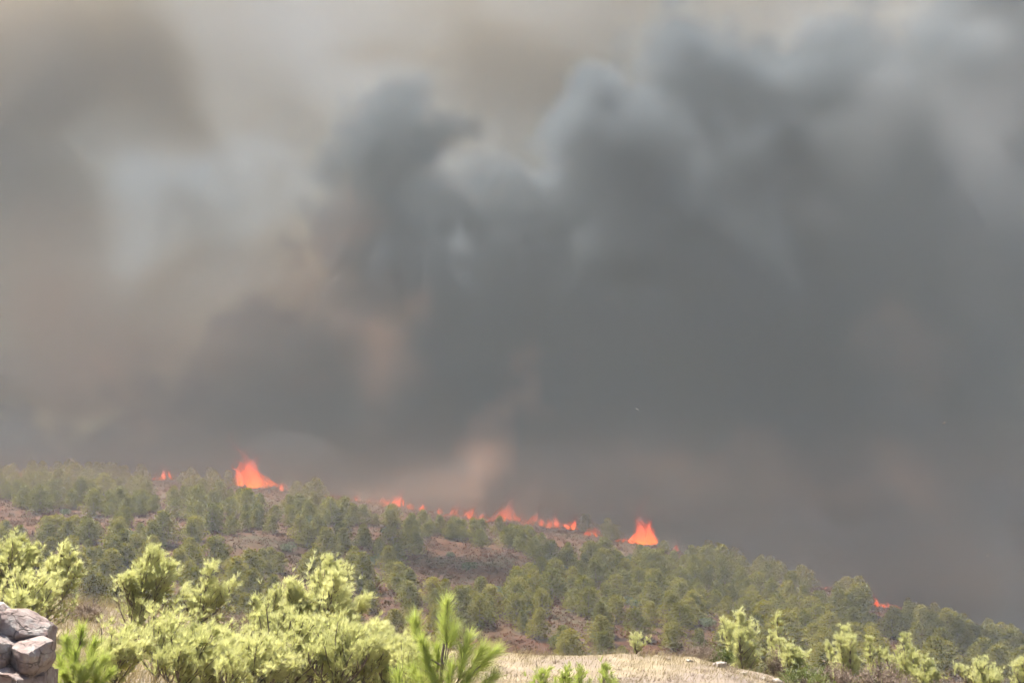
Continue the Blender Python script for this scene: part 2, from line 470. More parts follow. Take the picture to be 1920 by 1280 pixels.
for k, (px, row, w, h, lean, nt_, label) in enumerate(FLAMES):
    rg = random.Random(900 + k)
    p = hill_at(px, row); p.z += .5
    sc_ = p.y / FPX; W, H = w * sc_ * 1.1, h * sc_ * (1.35 if h > 65 else 1.05)
    fm = Mesh()
    for j in range(nt_ * 4):
        fx = rg.uniform(-.15, .15) if j == 0 else rg.uniform(-1, 1) if j % 2 else max(-1.2, min(1.2, rg.gauss(0, .4)))
        hh = H * (1.0 if j == 0 else max(.14, .2 + .85 * max(0, 1 - abs(fx)) * rg.random() ** 1.8)); r0 = max(.09, min(W * .12, hh * .11)) * rg.uniform(.5, 1.4)
        bx, by, bz = fx * W * .55, rg.uniform(-.4, .4) * W * .4, rg.uniform(-.4, .25) * min(1.5, H * .4)
        ph, wv = rg.uniform(0, 6), rg.uniform(.6, 1.6)
        pts, rad = [], []
        for q in range(8):
            t = q / 7
            pts.append((bx * (1 - .5 * t) + lean * hh * t + math.sin(ph + t * 7) * r0 * wv * 1.6 * t, by + math.cos(ph + t * 4) * r0 * t, bz + hh * t))
            rad.append(max(.008, r0 * (math.sin(math.pi * (0.12 + 0.88 * t) ** .62)) * (1 - .25 * t)))
        fm.tube(pts, rad, 7)
    o = fm.build('flame', m_flame, smooth=True)
    o.location = p
    o.color = (.26 if ('faint' in label or 'hazy' in label or 'dull' in label or 'wisp' in label or 'dim' in label) else (.58 if ('brightest' in label or 'tall' in label) else .48),) * 3 + (1,)
    tag(o, label, 'flame', 'flames along the fire front')

# ------------------------------------------------------------------ near pines on the ledge
def needles_of(rng, mesh, tips, dirs, k, length, width, cone=0.55, along=0.0):
    tips, dirs = np.asarray(tips), unit(np.asarray(dirs))
    n = len(tips)
    P = np.repeat(tips, k, 0); D = np.repeat(dirs, k, 0)
    P = P - D * (rng.random((n * k, 1)) * along)
    d = unit(D + unit(rng.normal(size=(n * k, 3))) * cone)
    v, f = blades(rng, P, d, length * (.7 + .5 * rng.random(n * k)), width * (.8 + .4 * rng.random(n * k)))
    mesh.add(v, f)

def near_pine(name, px, depth, top, hw, label, seed, mat, dens=1.0, wind=0.35, group='young pines on the ledge', nl=0.092, nw=0.0062, skirt=0.06):
    rng = np.random.default_rng(seed)
    b = at(px, 1000, depth); b = Vector((b.x, depth, ledge_z(b.x, depth)))
    tp = at(top[0], top[1], depth)
    h = tp.z - b.z - .03; lx = tp.x - b.x
    spread = hw * depth / FPX
    root = empty(name, b)
    tag(root, label, 'tree', group)
    tr, cr = Mesh(), Mesh()
    def stem(t): return np.array([lx * t ** 1.6 + .02 * math.sin(t * 7 + seed), .02 * math.cos(t * 6 + seed), h * t])
    T = np.linspace(-0.06, 1, 9)
    tr.tube([stem(max(t, 0)) + np.array([0, 0, min(t, 0) * h]) for t in T], [.022 * h * (1 - .9 * max(t, 0)) + .003 for t in T], 7)
    tips, dirs = [], []
    def limb(stem, t0, hh, spr, nb):
        for i in range(nb):
            t = t0 + (0.96 - t0) * ((i + rng.random()) / nb) ** 1.25
            a = i * 2.39996 + rng.normal() * .3
            L = spr * (1 - t) ** .88 * rng.uniform(.4, 1.25) * min(1, .7 + t * 1.5) + .08
            el = math.radians(rng.uniform(32, 64) + 15 * t)
            p = stem(t); d = np.array([math.cos(a) * math.cos(el), math.sin(a) * math.cos(el), math.sin(el)])
            seg = 4; pts = [p.copy()]
            for q in range(seg):
                d = unit(d + np.array([wind * .32, 0, .12]) + rng.normal(size=3) * .08)
                p = p + d * L / seg
                pts.append(p.copy())
                for _ in range(int(.6 + rng.random() + L * 9)):
                    sd = unit(d + unit(rng.normal(size=3)) * .65 + np.array([wind * .5, 0, .35]))
                    ln = rng.uniform(.03, .12) * min(1.3, .6 + L) * (1.9 if rng.random() < .16 else 1.0)
                    st = p - d * L / seg * rng.random()
                    tips.append(st + sd * ln); dirs.append(sd)
            tips.append(p); dirs.append(d)
            tr.tube(pts, [.006 + .006 * L * (1 - q / seg) for q in range(seg + 1)], 4)
        for q in range(4):
            tips.append(stem(1) - np.array([0, 0, .03 * q])); dirs.append(np.array([wind * .6, 0, 1]) + rng.normal(size=3) * .1)
    nb = int(46 * dens * max(.6, h ** .5))
    nlead = 0 if dens < .7 else int(round(3.6 * dens))
    limb(stem, skirt, h, spread * 1.3, nb if nlead == 0 else int(nb * .75))
    for k in range(nlead):                   # side leaders give the crown several pointed tips
        ta = rng.uniform(.15, .4); a = k * 2.2 + rng.random() * 2; r_ = spread * rng.uniform(.45, .85)
        s0 = stem(ta); s1 = np.array([math.cos(a) * r_ + lx * .8, math.sin(a) * r_, h * rng.uniform(.66, .95)])
        ld = lambda t, s0=s0, s1=s1: s0 + (s1 - s0) * np.array([t ** .6, t ** .6, t])
        tr.tube([ld(t) for t in np.linspace(0, 1, 5)], [.012 * h * (1 - .8 * t) + .003 for t in np.linspace(0, 1, 5)], 5)
        limb(ld, .25, h, spread * .5, int(nb * .36))
    needles_of(rng, cr, tips, dirs, 17, nl, nw)
    tr.build('trunk', M['bark'], root, True); cr.build('crown', mat, root)
    return root, len(tips)

NP = [
    ('pine_tree', 12, 18.0, (30, 1008), 66, 'wind bent pale pine at the left edge, above the rocks', 1, 1.0),
    ('pine_tree', 98, 17.0, (116, 1022), 44, 'slim pine with one leader leaning right, above the rocks', 2, .9),
    ('pine_tree', 45, 15.5, (50, 1085), 92, 'low broad darker pine directly behind the rock outcrop', 3, 1.0),
    ('pine_tree', 262, 17.0, (288, 1034), 92, 'broad domed pale pine between the slim pine and the tall one', 4, 1.25),
    ('pine_tree', 378, 18.2, (398, 1060), 62, 'thin topped pine just right of the broad domed pine', 5, .85),
    ('pine_tree', 300, 13.6, (318, 1185), 95, 'low spreading pine in front of the broad domed pine', 6, 1.1),
    ('pine_tree', 586, 15.0, (622, 1056), 118, 'tallest pale pine with its top blown flat to the right', 7, 1.45),
    ('pine_tree', 492, 15.6, (518, 1108), 66, 'smaller pine hugging the left flank of the tallest pine', 8, .9),
    ('pine_tree', 690, 14.0, (702, 1178), 70, 'low pine at the right foot of the tallest pine', 9, 1.0),
    ('pine_tree', 545, 12.4, (560, 1188), 120, 'lowest pine in front of the tallest pine at the bottom edge', 10, 1.1),
    ('pine_tree', 420, 13.8, (436, 1205), 70, 'small pine under the grey dry bush at the bottom edge', 11, .9),
    ('pine_tree', 770, 12.6, (780, 1225), 70, 'small pine behind the close bristly sprig', 12, .8),
    ('pine_tree', 640, 11.4, (652, 1205), 105, 'low pale pine at the bottom edge, left of the bristly sapling', 14, 1.1),
    ('pine_tree', 355, 11.6, (372, 1215), 100, 'low pine at the bottom edge below the thin topped pine', 15, 1.0),
    ('pine_tree', 470, 11.0, (482, 1228), 90, 'low pine at the bottom edge left of the lowest pine', 16, 1.0),
    ('pine_tree', 720, 13.4, (735, 1205), 66, 'rounded pine between the tallest pine and the bristly sapling', 17, 1.0),
    ('pine_tree', 410, 12.4, (425, 1215), 70, 'low pale pine below the grey dry bush', 32, 1.1),
    ('pine_tree', 610, 13.2, (628, 1180), 90, 'dense pale pine directly in front of the tallest pine', 33, 1.2),
    ('pine_tree', 225, 12.0, (232, 1200), 70, 'small pine right of the bright green tuft at the bottom', 13, .9),
]
ntuft = 0
for (nm, px, d, top, hw, lab, sd, den) in NP:
    r_, n_ = near_pine(nm, px, d, top, hw, lab, sd, M['needles'], den)
    ntuft += n_
RP = [
    (1388, 22.3, (1384, 1153), 58, 'bushy bright pine, leftmost on the right-hand slope', 21, 1.1),
    (1458, 23.0, (1456, 1148), 36, 'narrow pine right behind the leftmost bushy pine', 22, .9),
    (1482, 21.2, (1480, 1216), 34, 'very small bright pine beside the pale stones', 23, .8),
    (1582, 22.6, (1582, 1174), 54, 'round bushy pine in the middle of the right-hand slope', 24, 1.0),
    (1630, 22.8, (1629, 1194), 28, 'thin pine stuck to the right of the round bushy pine', 25, .8),
    (1694, 22.6, (1691, 1188), 46, 'upright pine above the brown brush on the right', 26, 1.0),
    (1732, 22.0, (1728, 1236), 34, 'little pine at the right foot of the upright pine', 27, .8),
    (1838, 21.8, (1836, 1250), 56, 'pine whose top just clears the bottom edge at the right', 28, .9),
    (1918, 21.6, (1914, 1238), 26, 'pine cut off by the right edge', 29, .8),
    (1190, 21.4, (1192, 1213), 22, 'tiny pine seedling on the rim of the dry grass', 30, .5),
]
for (px, d, top, hw, lab, sd, den) in RP:
    near_pine('pine_tree', px, d, top, hw, lab, sd, M['needles'], den, 0.12, 'young pines on the right-hand slope', .09, .0075, .02)
for j, (px, d, row, lab) in enumerate(((1008, 13.0, 1266, 'first green seedling from the sprig at the bottom edge'), (1052, 13.2, 1262, 'second green seedling from the sprig at the bottom edge'),
                                       (1084, 13.0, 1268, 'third green seedling from the sprig at the bottom edge'), (1130, 13.4, 1258, 'last and tallest green seedling at the bottom edge'))):
    near_pine('pine_seedling', px, d, (px + 4, row), 18, lab, 40 + j, M['needles_bright'], .35, .2, 'seedlings at the bottom edge')

# close bristly pines: every shoot a bottle brush of long needles
def shoot(rng, root, p0, d, length, nlen, count, mat, width=.0042, cone=1.0):
    p0, d = np.asarray(p0, float), unit(np.asarray(d, float))
    mm = Mesh()
    t = rng.random(count)
    P = p0 + d * (t[:, None] * length)
    dd = unit(d * (1.0 + .5 * t[:, None]) + unit(rng.normal(size=(count, 3))) * cone)
    v, f = blades(rng, P, dd, nlen * (.75 + .45 * rng.random(count)), np.full(count, width))
    mm.add(v, f)
    return mm.build('needle_shoot', mat, root)

def bristly_pine(px, depth, shoots, label, seed, mat, nlen=.125, count=380, width=.0036):
    rng = np.random.default_rng(seed)
    b = at(px, 1000, depth); b = Vector((b.x, depth, ledge_z(b.x, depth)))
    root = empty('pine_sapling', b)
    tag(root, label, 'tree', 'bristly pine saplings close by')
    loc = lambda qx, qr, dy=0: np.array(at(qx, qr, depth + dy) - b)
    top = loc(*shoots[0][:2])
    stem = lambda t: np.array([top[0] * t ** 1.3, 0, top[2] * t])
    tr = Mesh()
    tr.tube([stem(t) + np.array([.01 * math.sin(t * 9), 0, 0]) for t in np.linspace(0, 1, 8)], [.016 * (1 - .7 * t) for t in np.linspace(0, 1, 8)], 7)
    tr.build('trunk', M['bark'], root, True)
    for (qx, qr, dy, dx, dz, ln) in shoots:
        tip = loc(qx, qr, dy); d = unit(np.array([dx, rng.normal() * .25, dz]))
        p0 = tip - d * ln
        t = min(.95, max(.12, p0[2] / top[2] - .18))
        s0 = stem(t)
        br = Mesh()
        mid = (s0 + p0) / 2 + np.array([0, 0, -.03])
        br.tube([s0, mid, p0, tip], (.008, .006, .005, .002), 5)
        br.build('branch', M['bark'], root, True)
        shoot(rng, root, p0, d, ln, nlen, int(count * ln / .16), mat, width)
    return root
bristly_pine(828, 8.0, [(838, 1128, 0, .05, 1, .17), (832, 1165, -.03, -.15, 1, .16), (852, 1180, .1, .3, 1, .14), (778, 1160, .05, -.05, 1, .16), (790, 1200, -.1, -.3, .9, .16), (880, 1195, -.05, .35, .9, .16), (905, 1215, 0, .5, .8, .15),
                        (932, 1218, .05, .75, .65, .18), (870, 1230, -.1, .2, .9, .16), (905, 1245, .1, .8, .5, .15), (820, 1215, .1, 0, 1, .15), (800, 1240, -.1, -.4, .9, .16), (845, 1250, -.15, .1, 1, .16), (775, 1255, 0, -.5, .9, .16),
                        (880, 1268, -.1, .4, .8, .15), (815, 1275, -.15, -.2, 1, .15), (745, 1262, .1, -.3, 1, .15), (925, 1268, 0, .7, .6, .14)],
             'bristly bright pine sapling beside the dry grass, long needles', 51, M['needles_bright'])
bristly_pine(150, 9.2, [(152, 1180, 0, .1, 1, .16), (125, 1200, .1, -.2, 1, .16), (178, 1205, .1, .3, 1, .16), (140, 1225, -.1, 0, 1, .17), (112, 1235, 0, -.35, .9, .16), (172, 1240, -.1, .25, .9, .16), (195, 1235, 0, .5, .8, .15),
                        (150, 1255, -.15, .0, 1, .16), (120, 1262, -.1, -.3, .9, .16), (185, 1265, -.1, .35, .9, .16), (160, 1275, .1, 0, 1, .15), (105, 1275, .1, -.4, .8, .15), (205, 1262, .1, .5, .7, .15)],
             'bright yellow green pine sapling right beside the rock outcrop', 52, M['needles_bright'], .12, 400, .0045)

# ------------------------------------------------------------------ dry bushes, stones, grass
def bush(name, px, depth, row_top, hw, label, seed, mat, twig=True):
    rng = np.random.default_rng(seed)
    b = at(px, 1000, depth); b = Vector((b.x, depth, ledge_z(b.x, depth) - .02))
    h = at(px, row_top, depth).z - b.z; r = hw * depth / FPX
    root = empty(name, b); tag(root, label, 'bush', 'low bushes on the ledge')
    tw, lf = Mesh(), Mesh()
    n = 130
    az = rng.random(n) * 6.283; rr = rng.random(n) ** .5
    tips = np.stack([np.cos(az) * rr * r, np.sin(az) * rr * r, h * np.sqrt(np.maximum(.05, 1 - .8 * rr ** 2)) * rng.uniform(.6, 1.05, n)], 1)
    base = tips * np.array([.15, .15, 0]); dv = tips - base; ln = np.linalg.norm(dv, axis=1)
    v, f = blades(rng, base, dv / ln[:, None], ln, np.full(n, .012)); tw.add(v, f)
    k = 16
    P = np.repeat(tips, k, 0) * (rng.uniform(.55, 1.0, (n * k, 1)))
    d = unit(rng.normal(size=(n * k, 3)) + np.array([0, 0, .6]))
    v, f = blades(rng, P, d, .05 * (.5 + rng.random(n * k)), .016 * (.6 + .6 * rng.random(n * k))); lf.add(v, f)
    tw.build('twigs', M['bark'], root); lf.build('foliage', mat, root)
for a in ((1312, 21.8, 1206, 42, 'brown dry bush left of the bushy bright pine', 61, M['dry_shrub']), (1350, 21.7, 1212, 26, 'dark green bush at the foot of the bushy bright pine', 62, M['green_shrub']),
          (1500, 20.6, 1240, 56, 'olive green bush below the pale stones', 63, M['green_shrub']), (1552, 20.9, 1238, 44, 'grey mauve dry bush under the round bushy pine', 64, M['dry_shrub']),
          (1640, 21.4, 1234, 54, 'brown dry bush between the round and the upright pine', 65, M['dry_shrub']), (1450, 22.0, 1205, 30, 'pinkish dry bush between two pines on the right', 66, M['dry_shrub']),
          (1770, 21.2, 1262, 50, 'brown dry bush at the bottom edge on the right', 67, M['dry_shrub']), (430, 20.4, 1142, 52, 'grey pink dry bush between the domed and tallest pines', 68, M['dry_shrub']),
          (1680, 20.6, 1262, 50, 'reddish dry bush at the bottom edge', 69, M['dry_shrub']), (170, 19.4, 1128, 40, 'pinkish dry bush left of the domed pine', 70, M['dry_shrub']), (1870, 21.0, 1274, 40, 'dry bush low in the right corner', 71, M['dry_shrub'])):
    bush('bush', *a)

def rock_mesh(name, size, seed, mat, parent, cuts=18, sub=19, rough=.075):
    """an angular block: a rounded box cut by random planes, then roughened"""
    rng = np.random.default_rng(seed)
    g = np.linspace(-1, 1, sub)
    idx = {}; V = []; F = []
    def vid(p):
        key = tuple(np.round(p, 5))
        if key not in idx: idx[key] = len(V); V.append(np.array(p, float))
        return idx[key]
    for ax in range(3):
        for s in (-1, 1):
            for i in range(sub - 1):
                for j in range(sub - 1):
                    q = []
                    for (a, b) in ((i, j), (i + 1, j), (i + 1, j + 1), (i, j + 1)):
                        p = [0, 0, 0]; p[ax] = s; p[(ax + 1) % 3] = g[a]; p[(ax + 2) % 3] = g[b]; q.append(vid(p))
                    F.append(tuple(q if s > 0 else q[::-1]))
    V = np.array(V)
    V = V / (np.sum(np.abs(V) ** 24, 1, keepdims=True) ** (1 / 24))
    for c in range(cuts):
        n = unit(rng.normal(size=3)); d = rng.uniform(.8, 1.05)
        ov = np.maximum(0, V @ n - d); V = V - ov[:, None] * n
    V = V * np.asarray(size)
    m = max(size)
    for i in range(len(V)):
        p = V[i]
        q = tuple(p / m * 1.7 + seed); q2 = tuple(p / m * 5 + seed * 2)
        q3 = tuple(p / m * 11 + seed)
        V[i] = p * (1 + rough * mnoise.noise(q) + rough * .6 * mnoise.noise(q2) - rough * .55 * max(0, .35 - abs(mnoise.noise(q3)) * 2.2))
    o = mesh_obj(name, V, F, mat, parent, True)
    es = o.modifiers.new('facets', 'EDGE_SPLIT'); es.split_angle = math.radians(24)
    return o
rk = Vector((at(20, 1000, 8.1).x, 8.1, 0)); rk.z = ledge_z(rk.x, rk.y)
rock = empty('rock_outcrop', rk)
tag(rock, 'cracked pinkish grey rock outcrop in the bottom left corner', 'rock')
for j, (px, row, hw, hh, dep, rot) in enumerate(((-2, 1147, 30, 18, 8.15, .1), (38, 1178, 58, 36, 8.2, .12), (0, 1222, 44, 44, 8.0, -.1), (72, 1226, 30, 30, 7.98, .2), (18, 1300, 62, 58, 7.9, .05), (84, 1300, 20, 48, 8.25, .1), (-70, 1200, 60, 60, 8.1, 0), (-80, 1290, 60, 70, 7.95, .1), (40, 1372, 75, 50, 8.0, 0))):
    k_ = dep / FPX
    o = rock_mesh('rock_block', (hw * k_ * 1.08, .24, hh * k_ * 1.12), 500 + j, M['rock'], rock)
    o.location = at(px - 12, row + 6, dep) - rk; o.rotation_euler = (rot * .3, rot * .8, rot * .8)
for j, (px, row, r) in enumerate(((1345, 1238, 10), (1384, 1250, 6), (1440, 1258, 9), (1250, 1236, 4), (1286, 1242, 5), (1412, 1262, 5))):
    dd = 21.6
    for it in range(60):
        p = at(px, row, dd); 
        if ledge_z(p.x, dd) > p.z: break
        dd += .06 if ledge_z(p.x, dd) < p.z and it < 1 else -.06
    p = at(px, row, 21.2); z = ledge_z(p.x, 21.2)
    k_ = 21.2 / FPX
    o = rock_mesh('stone', (r * k_ * 1.1, r * k_, r * k_ * .6), 600 + j, M['stone'], None, 12, 8, .25)
    o.location = (p.x, 21.2 - .12 * (row - 1228) / 10 * 2, 0); o.location.z = ledge_z(o.location.x, o.location.y) + r * k_ * .3
    o.rotation_euler = (0, 0, j * 1.3)
    tag(o, ('largest pale stone, left of the bushy bright pine foot', 'flat pale stone under the bushy bright pine', 'pale stone furthest right, above the olive bush', 'small stone on the rim of the dry grass', 'pale stone below the brown dry bush', 'small stone nearest the olive bush',
            'small stone close behind the brown dry bush', 'small stone between the largest and the flat one', 'smallest stone, furthest left on the rim')[j], 'stone', 'pale stones on the rim of the ledge')

rng = np.random.default_rng(77)
gm = Mesh()
pts, dr, ln = [], [], []
for i in range(60000):
    y = rng.uniform(12.5, 22.3); px = rng.uniform(-40, 1960); x = (px - 960) / FPX * y
    dn = mnoise.noise((x * .6, y * .6, 4)) * .5 + .5
    left = px < 900
    if rng.random() > (dn * 1.15 if not left else .9): continue
    pts.append((x, y, ledge_z(x, y) - .01)); ln.append((1.5 if y > 20.6 else 1.0) * rng.uniform(.06, .17) * (1.8 if left else 1.0) * (.6 + dn * .6))
    dr.append((rng.normal() * .45 + .3, rng.normal() * .45, 1))
v, f = blades(rng, np.array(pts), unit(np.array(dr)), np.array(ln), np.full(len(pts), .008)); gm.add(v, f)
tag(gm.build('dry_grass', M['straw']), 'short dry straw coloured grass covering the ledge', 'grass', kind='stuff')

wm = Mesh(); rng = np.random.default_rng(91)
for i in range(150):
    y = rng.uniform(16.5, 21.5); px = rng.uniform(930, 1480); x = (px - 960) / FPX * y
    z = ledge_z(x, y); n = int(rng.integers(8, 22)); r = rng.uniform(.02, .07)
    bs = np.array([x, y, z]) + rng.normal(size=(n, 3)) * np.array([r, r, 0])
    v, f = blades(rng, bs, unit(rng.normal(size=(n, 3)) * .6 + np.array([.2, 0, 1])), rng.uniform(.04, .13, n), np.full(n, .009)); wm.add(v, f)
tag(wm.build('weeds', M['dry_shrub']), 'brownish dry weeds dotted over the straw coloured clearing', 'weeds', kind='stuff')

# ------------------------------------------------------------------ smoke: geometry-node fog grids
class FieldTree:
    """small field-expression builder on a geometry node tree"""
    def __init__(self, name):
        self.t = bpy.data.node_groups.new(name, 'GeometryNodeTree')
        self.t.interface.new_socket('Geometry', in_out='INPUT', socket_type='NodeSocketGeometry')
        self.t.interface.new_socket('Geometry', in_out='OUTPUT', socket_type='NodeSocketGeometry')
        self.n, self.l = self.t.nodes, self.t.links
        self.pos = self.n.new('GeometryNodeInputPosition').outputs[0]
    def put(self, sock, v):
        if isinstance(v, bpy.types.NodeSocket): self.l.new(v, sock)
        else: sock.default_value = v
    def m(self, op, a, b=None, c=None, clamp=False):
        n = self.n.new('ShaderNodeMath'); n.operation = op; n.use_clamp = clamp
        for i, v in enumerate((a, b, c)):
            if v is not None: self.put(n.inputs[i], v)
        return n.outputs[0]
    def v(self, op, a, b=None, c=None):
        n = self.n.new('ShaderNodeVectorMath'); n.operation = op
        for i, x in enumerate((a, b, c)):
            if x is not None: self.put(n.inputs[i], x)
        return n.outputs['Value'] if op in ('LENGTH', 'DOT_PRODUCT', 'DISTANCE') else n.outputs[0]
    def noise(self, vec, scale, detail=2, rough=0.5, w=None, color=False):
        n = self.n.new('ShaderNodeTexNoise'); n.noise_dimensions = '3D'
        self.l.new(vec, n.inputs['Vector'])
        n.inputs['Scale'].default_value = scale
        n.inputs['Detail'].default_value = detail
        n.inputs['Roughness'].default_value = rough
        return n.outputs['Color'] if color else n.outputs[0]
    def smooth(self, x, a, b, lo=0.0, hi=1.0):
        n = self.n.new('ShaderNodeMapRange'); n.interpolation_type = 'SMOOTHSTEP'
        self.put(n.inputs[0], x)
        n.inputs[1].default_value, n.inputs[2].default_value, n.inputs[3].default_value, n.inputs[4].default_value = a, b, lo, hi
        return n.outputs[0]

def smoke_volume(name, blobs, lo, hi, voxel, mat, warp, erode, gain, seed, label, veil=()):
    """blobs: (centre, radii, strength); the density is their warped, noise-eaten sum"""
    F = FieldTree(name + '_field')
    p0 = F.v('ADD', F.pos, (seed * 37.0, seed * 19.0, seed * 53.0))
    pos = F.pos
    for scale, amp in warp:
        nc = F.noise(p0, scale, 2.0, 0.55, color=True)
        off = F.v('SCALE', F.v('SUBTRACT', nc, (0.5, 0.5, 0.5))); off.node.inputs['Scale'].default_value = amp
        pos = F.v('ADD', pos, off)
    total = None
    for c, r, s in blobs:
        q = F.v('MULTIPLY', F.v('SUBTRACT', pos, tuple(c)), (1 / r[0], 1 / r[1], 1 / r[2]))
        d2 = F.v('DOT_PRODUCT', q, q)
        f = F.m('EXPONENT', F.m('MULTIPLY', d2, -1.6))
        total = F.m('MULTIPLY', f, s) if total is None else F.m('MULTIPLY_ADD', f, s, total)
    er = None
    for scale, amp in erode:
        nn = F.m('MULTIPLY', F.m('SUBTRACT', F.noise(p0, scale, 3.0, 0.55), 0.5), amp)
        er = nn if er is None else F.m('ADD', er, nn)
    # noise bites only where there is smoke
    dens = F.smooth(F.m('ADD', total, F.m('MULTIPLY', er, F.m('MINIMUM', total, 1.0))), gain[0], gain[1])
    dens = F.m('MULTIPLY', dens, F.m('MULTIPLY', F.m('MINIMUM', total, 1.6), gain[2]))
    for c, r, s in veil:                     # smooth even veil, only lightly mottled
        q = F.v('MULTIPLY', F.v('SUBTRACT', F.pos, tuple(c)), (1 / r[0], 1 / r[1], 1 / r[2]))
        f = F.m('MULTIPLY', F.m('EXPONENT', F.m('MULTIPLY', F.v('DOT_PRODUCT', q, q), -1.6)), s)
        dens = F.m('ADD', dens, F.m('MULTIPLY', f, F.smooth(F.noise(p0, 0.016, 3.0, 0.55), .25, .75, .55, 1.45)))
    # fade to nothing towards the sides of the grid
    cx = [(lo[i] + hi[i]) / 2 for i in range(3)]; hx = [(hi[i] - lo[i]) / 2 for i in range(3)]
    q = F.v('ABSOLUTE', F.v('MULTIPLY', F.v('SUBTRACT', F.pos, tuple(cx)), tuple(1 / h for h in hx)))
    sx = F.n.new('ShaderNodeSeparateXYZ'); F.l.new(q, sx.inputs[0])
    edge = F.m('MAXIMUM', F.m('MAXIMUM', sx.outputs[0], sx.outputs[1]), sx.outputs[2])
    dens = F.m('MULTIPLY', dens, F.smooth(edge, 0.88, 0.99, 1.0, 0.0))
    vc = F.n.new('GeometryNodeVolumeCube')
    F.l.new(dens, vc.inputs['Density'])
    vc.inputs['Min'].default_value = lo
    vc.inputs['Max'].default_value = hi
    for i, ax in enumerate('XYZ'):
        vc.inputs['Resolution ' + ax].default_value = int((hi[i] - lo[i]) / voxel)
    sm = F.n.new('GeometryNodeSetMaterial'); sm.inputs['Material'].default_value = mat
    go = F.n.new('NodeGroupOutput')
    F.l.new(vc.outputs[0], sm.inputs[0]); F.l.new(sm.outputs[0], go.inputs[0])
    vd = bpy.data.volumes.new(name)
    vd.materials.append(mat)
    o = bpy.data.objects.new(name, vd)
    COL.objects.link(o)
    md = o.modifiers.new('fog', 'NODES'); md.node_group = F.t
    tag(o, label, 'smoke', kind='stuff')
    return o

def smoke_mat(name, color, density, absorb=(0, 0, 0), aniso=0.0):
    m = bpy.data.materials.new(name); m.use_nodes = True
    nt = m.node_tree; nt.nodes.clear()
    out = nt.nodes.new('ShaderNodeOutputMaterial')
    pv = nt.nodes.new('ShaderNodeVolumePrincipled')
    pv.inputs['Color'].default_value = (*color, 1)
    pv.inputs['Density'].default_value = density
    pv.inputs['Density Attribute'].default_value = 'density'
    pv.inputs['Absorption Color'].default_value = (*absorb, 1)
    pv.inputs['Anisotropy'].default_value = aniso
    pv.inputs['Emission Strength'].default_value = 0
    nt.links.new(pv.outputs[0], out.inputs['Volume'])
    return m

def puff(px, py, depth, rx, rz, ry, s=1.0):
    """a billow centred where the photograph shows it, sized from its pixel radii at that distance"""
    k = depth / FPX
    return (at(px, py, depth), (rx * k, ry, rz * k), s)

GREY = [
    # the dark foot of the plume along the fire front
    puff(60, 840, 296, 260, 80, 32, .8), puff(360, 810, 298, 210, 100, 34, .9), puff(620, 760, 296, 250, 150, 36, 1.1),
    puff(900, 800, 294, 240, 150, 36, 1.1), puff(1180, 830, 296, 260, 160, 36, 1.1), puff(1480, 900, 296, 280, 180, 38, 1.0),
    puff(1760, 960, 290, 280, 190, 40, 1.15), puff(2050, 1000, 290, 260, 200, 40, 1.1),
    # the plume goes on above the frame; unseen forward puffs added to shade the hill
    puff(200, -450, 225, 420, 170, 30, .7), puff(850, -450, 222, 420, 170, 30, .7), puff(1500, -480, 215, 380, 160, 28, .6), puff(2050, -150, 270, 300, 300, 42, .8),
    # smoke hugging the crest
    puff(-150, 875, 276, 260, 60, 20, .8), puff(150, 880, 276, 230, 55, 20, .85), puff(420, 875, 272, 230, 70, 20, .9), puff(620, 890, 270, 200, 80, 20, .9), puff(800, 910, 264, 240, 80, 20, .9), puff(1000, 930, 262, 180, 90, 22, 1.0), puff(1050, 900, 275, 250, 110, 25, .9), puff(1150, 960, 256, 260, 80, 20, .9),
    puff(1450, 1030, 246, 240, 80, 22, 1.0), puff(1720, 1100, 234, 240, 90, 22, 1.0), puff(1860, 1060, 240, 200, 120, 26, 1.0), puff(2000, 1170, 226, 240, 110, 24, 1.0),
    # left shoulder
    puff(490, 690, 302, 120, 105, 28, 1.0), puff(620, 700, 300, 130, 90, 28, .8),
    # middle column
    puff(745, 240, 280, 95, 85, 24, .9), puff(800, 270, 280, 80, 80, 24, .8), puff(730, 380, 282, 140, 120, 30, .9), puff(650, 440, 290, 110, 90, 28, .6),
    puff(790, 500, 284, 170, 150, 34, 1.0), puff(1090, 460, 260, 70, 60, 18, .8),
    puff(960, 480, 270, 140, 95, 28, 1.0), puff(990, 580, 275, 220, 170, 36, 1.1),
    # great right-hand billow
    puff(1130, 250, 262, 120, 130, 28, 1.2), puff(1310, 110, 266, 130, 130, 28, 1.0), puff(1460, 130, 270, 150, 100, 28, .9), puff(1620, 170, 272, 150, 120, 28, .9),
    puff(1300, 300, 266, 210, 170, 36, 1.1), puff(1560, 300, 274, 220, 160, 36, .9), puff(1200, 470, 266, 200, 150, 36, 1.1),
    puff(1450, 540, 268, 250, 190, 40, 1.25), puff(1720, 470, 278, 240, 200, 40, 1.0), puff(1780, 130, 280, 210, 210, 36, 1.05),
    puff(1250, 680, 276, 260, 170, 38, 1.1), puff(1640, 740, 284, 260, 180, 38, .9), puff(1990, 420, 292, 220, 260, 40, .8), puff(1880, 620, 292, 200, 160, 36, .8),
]
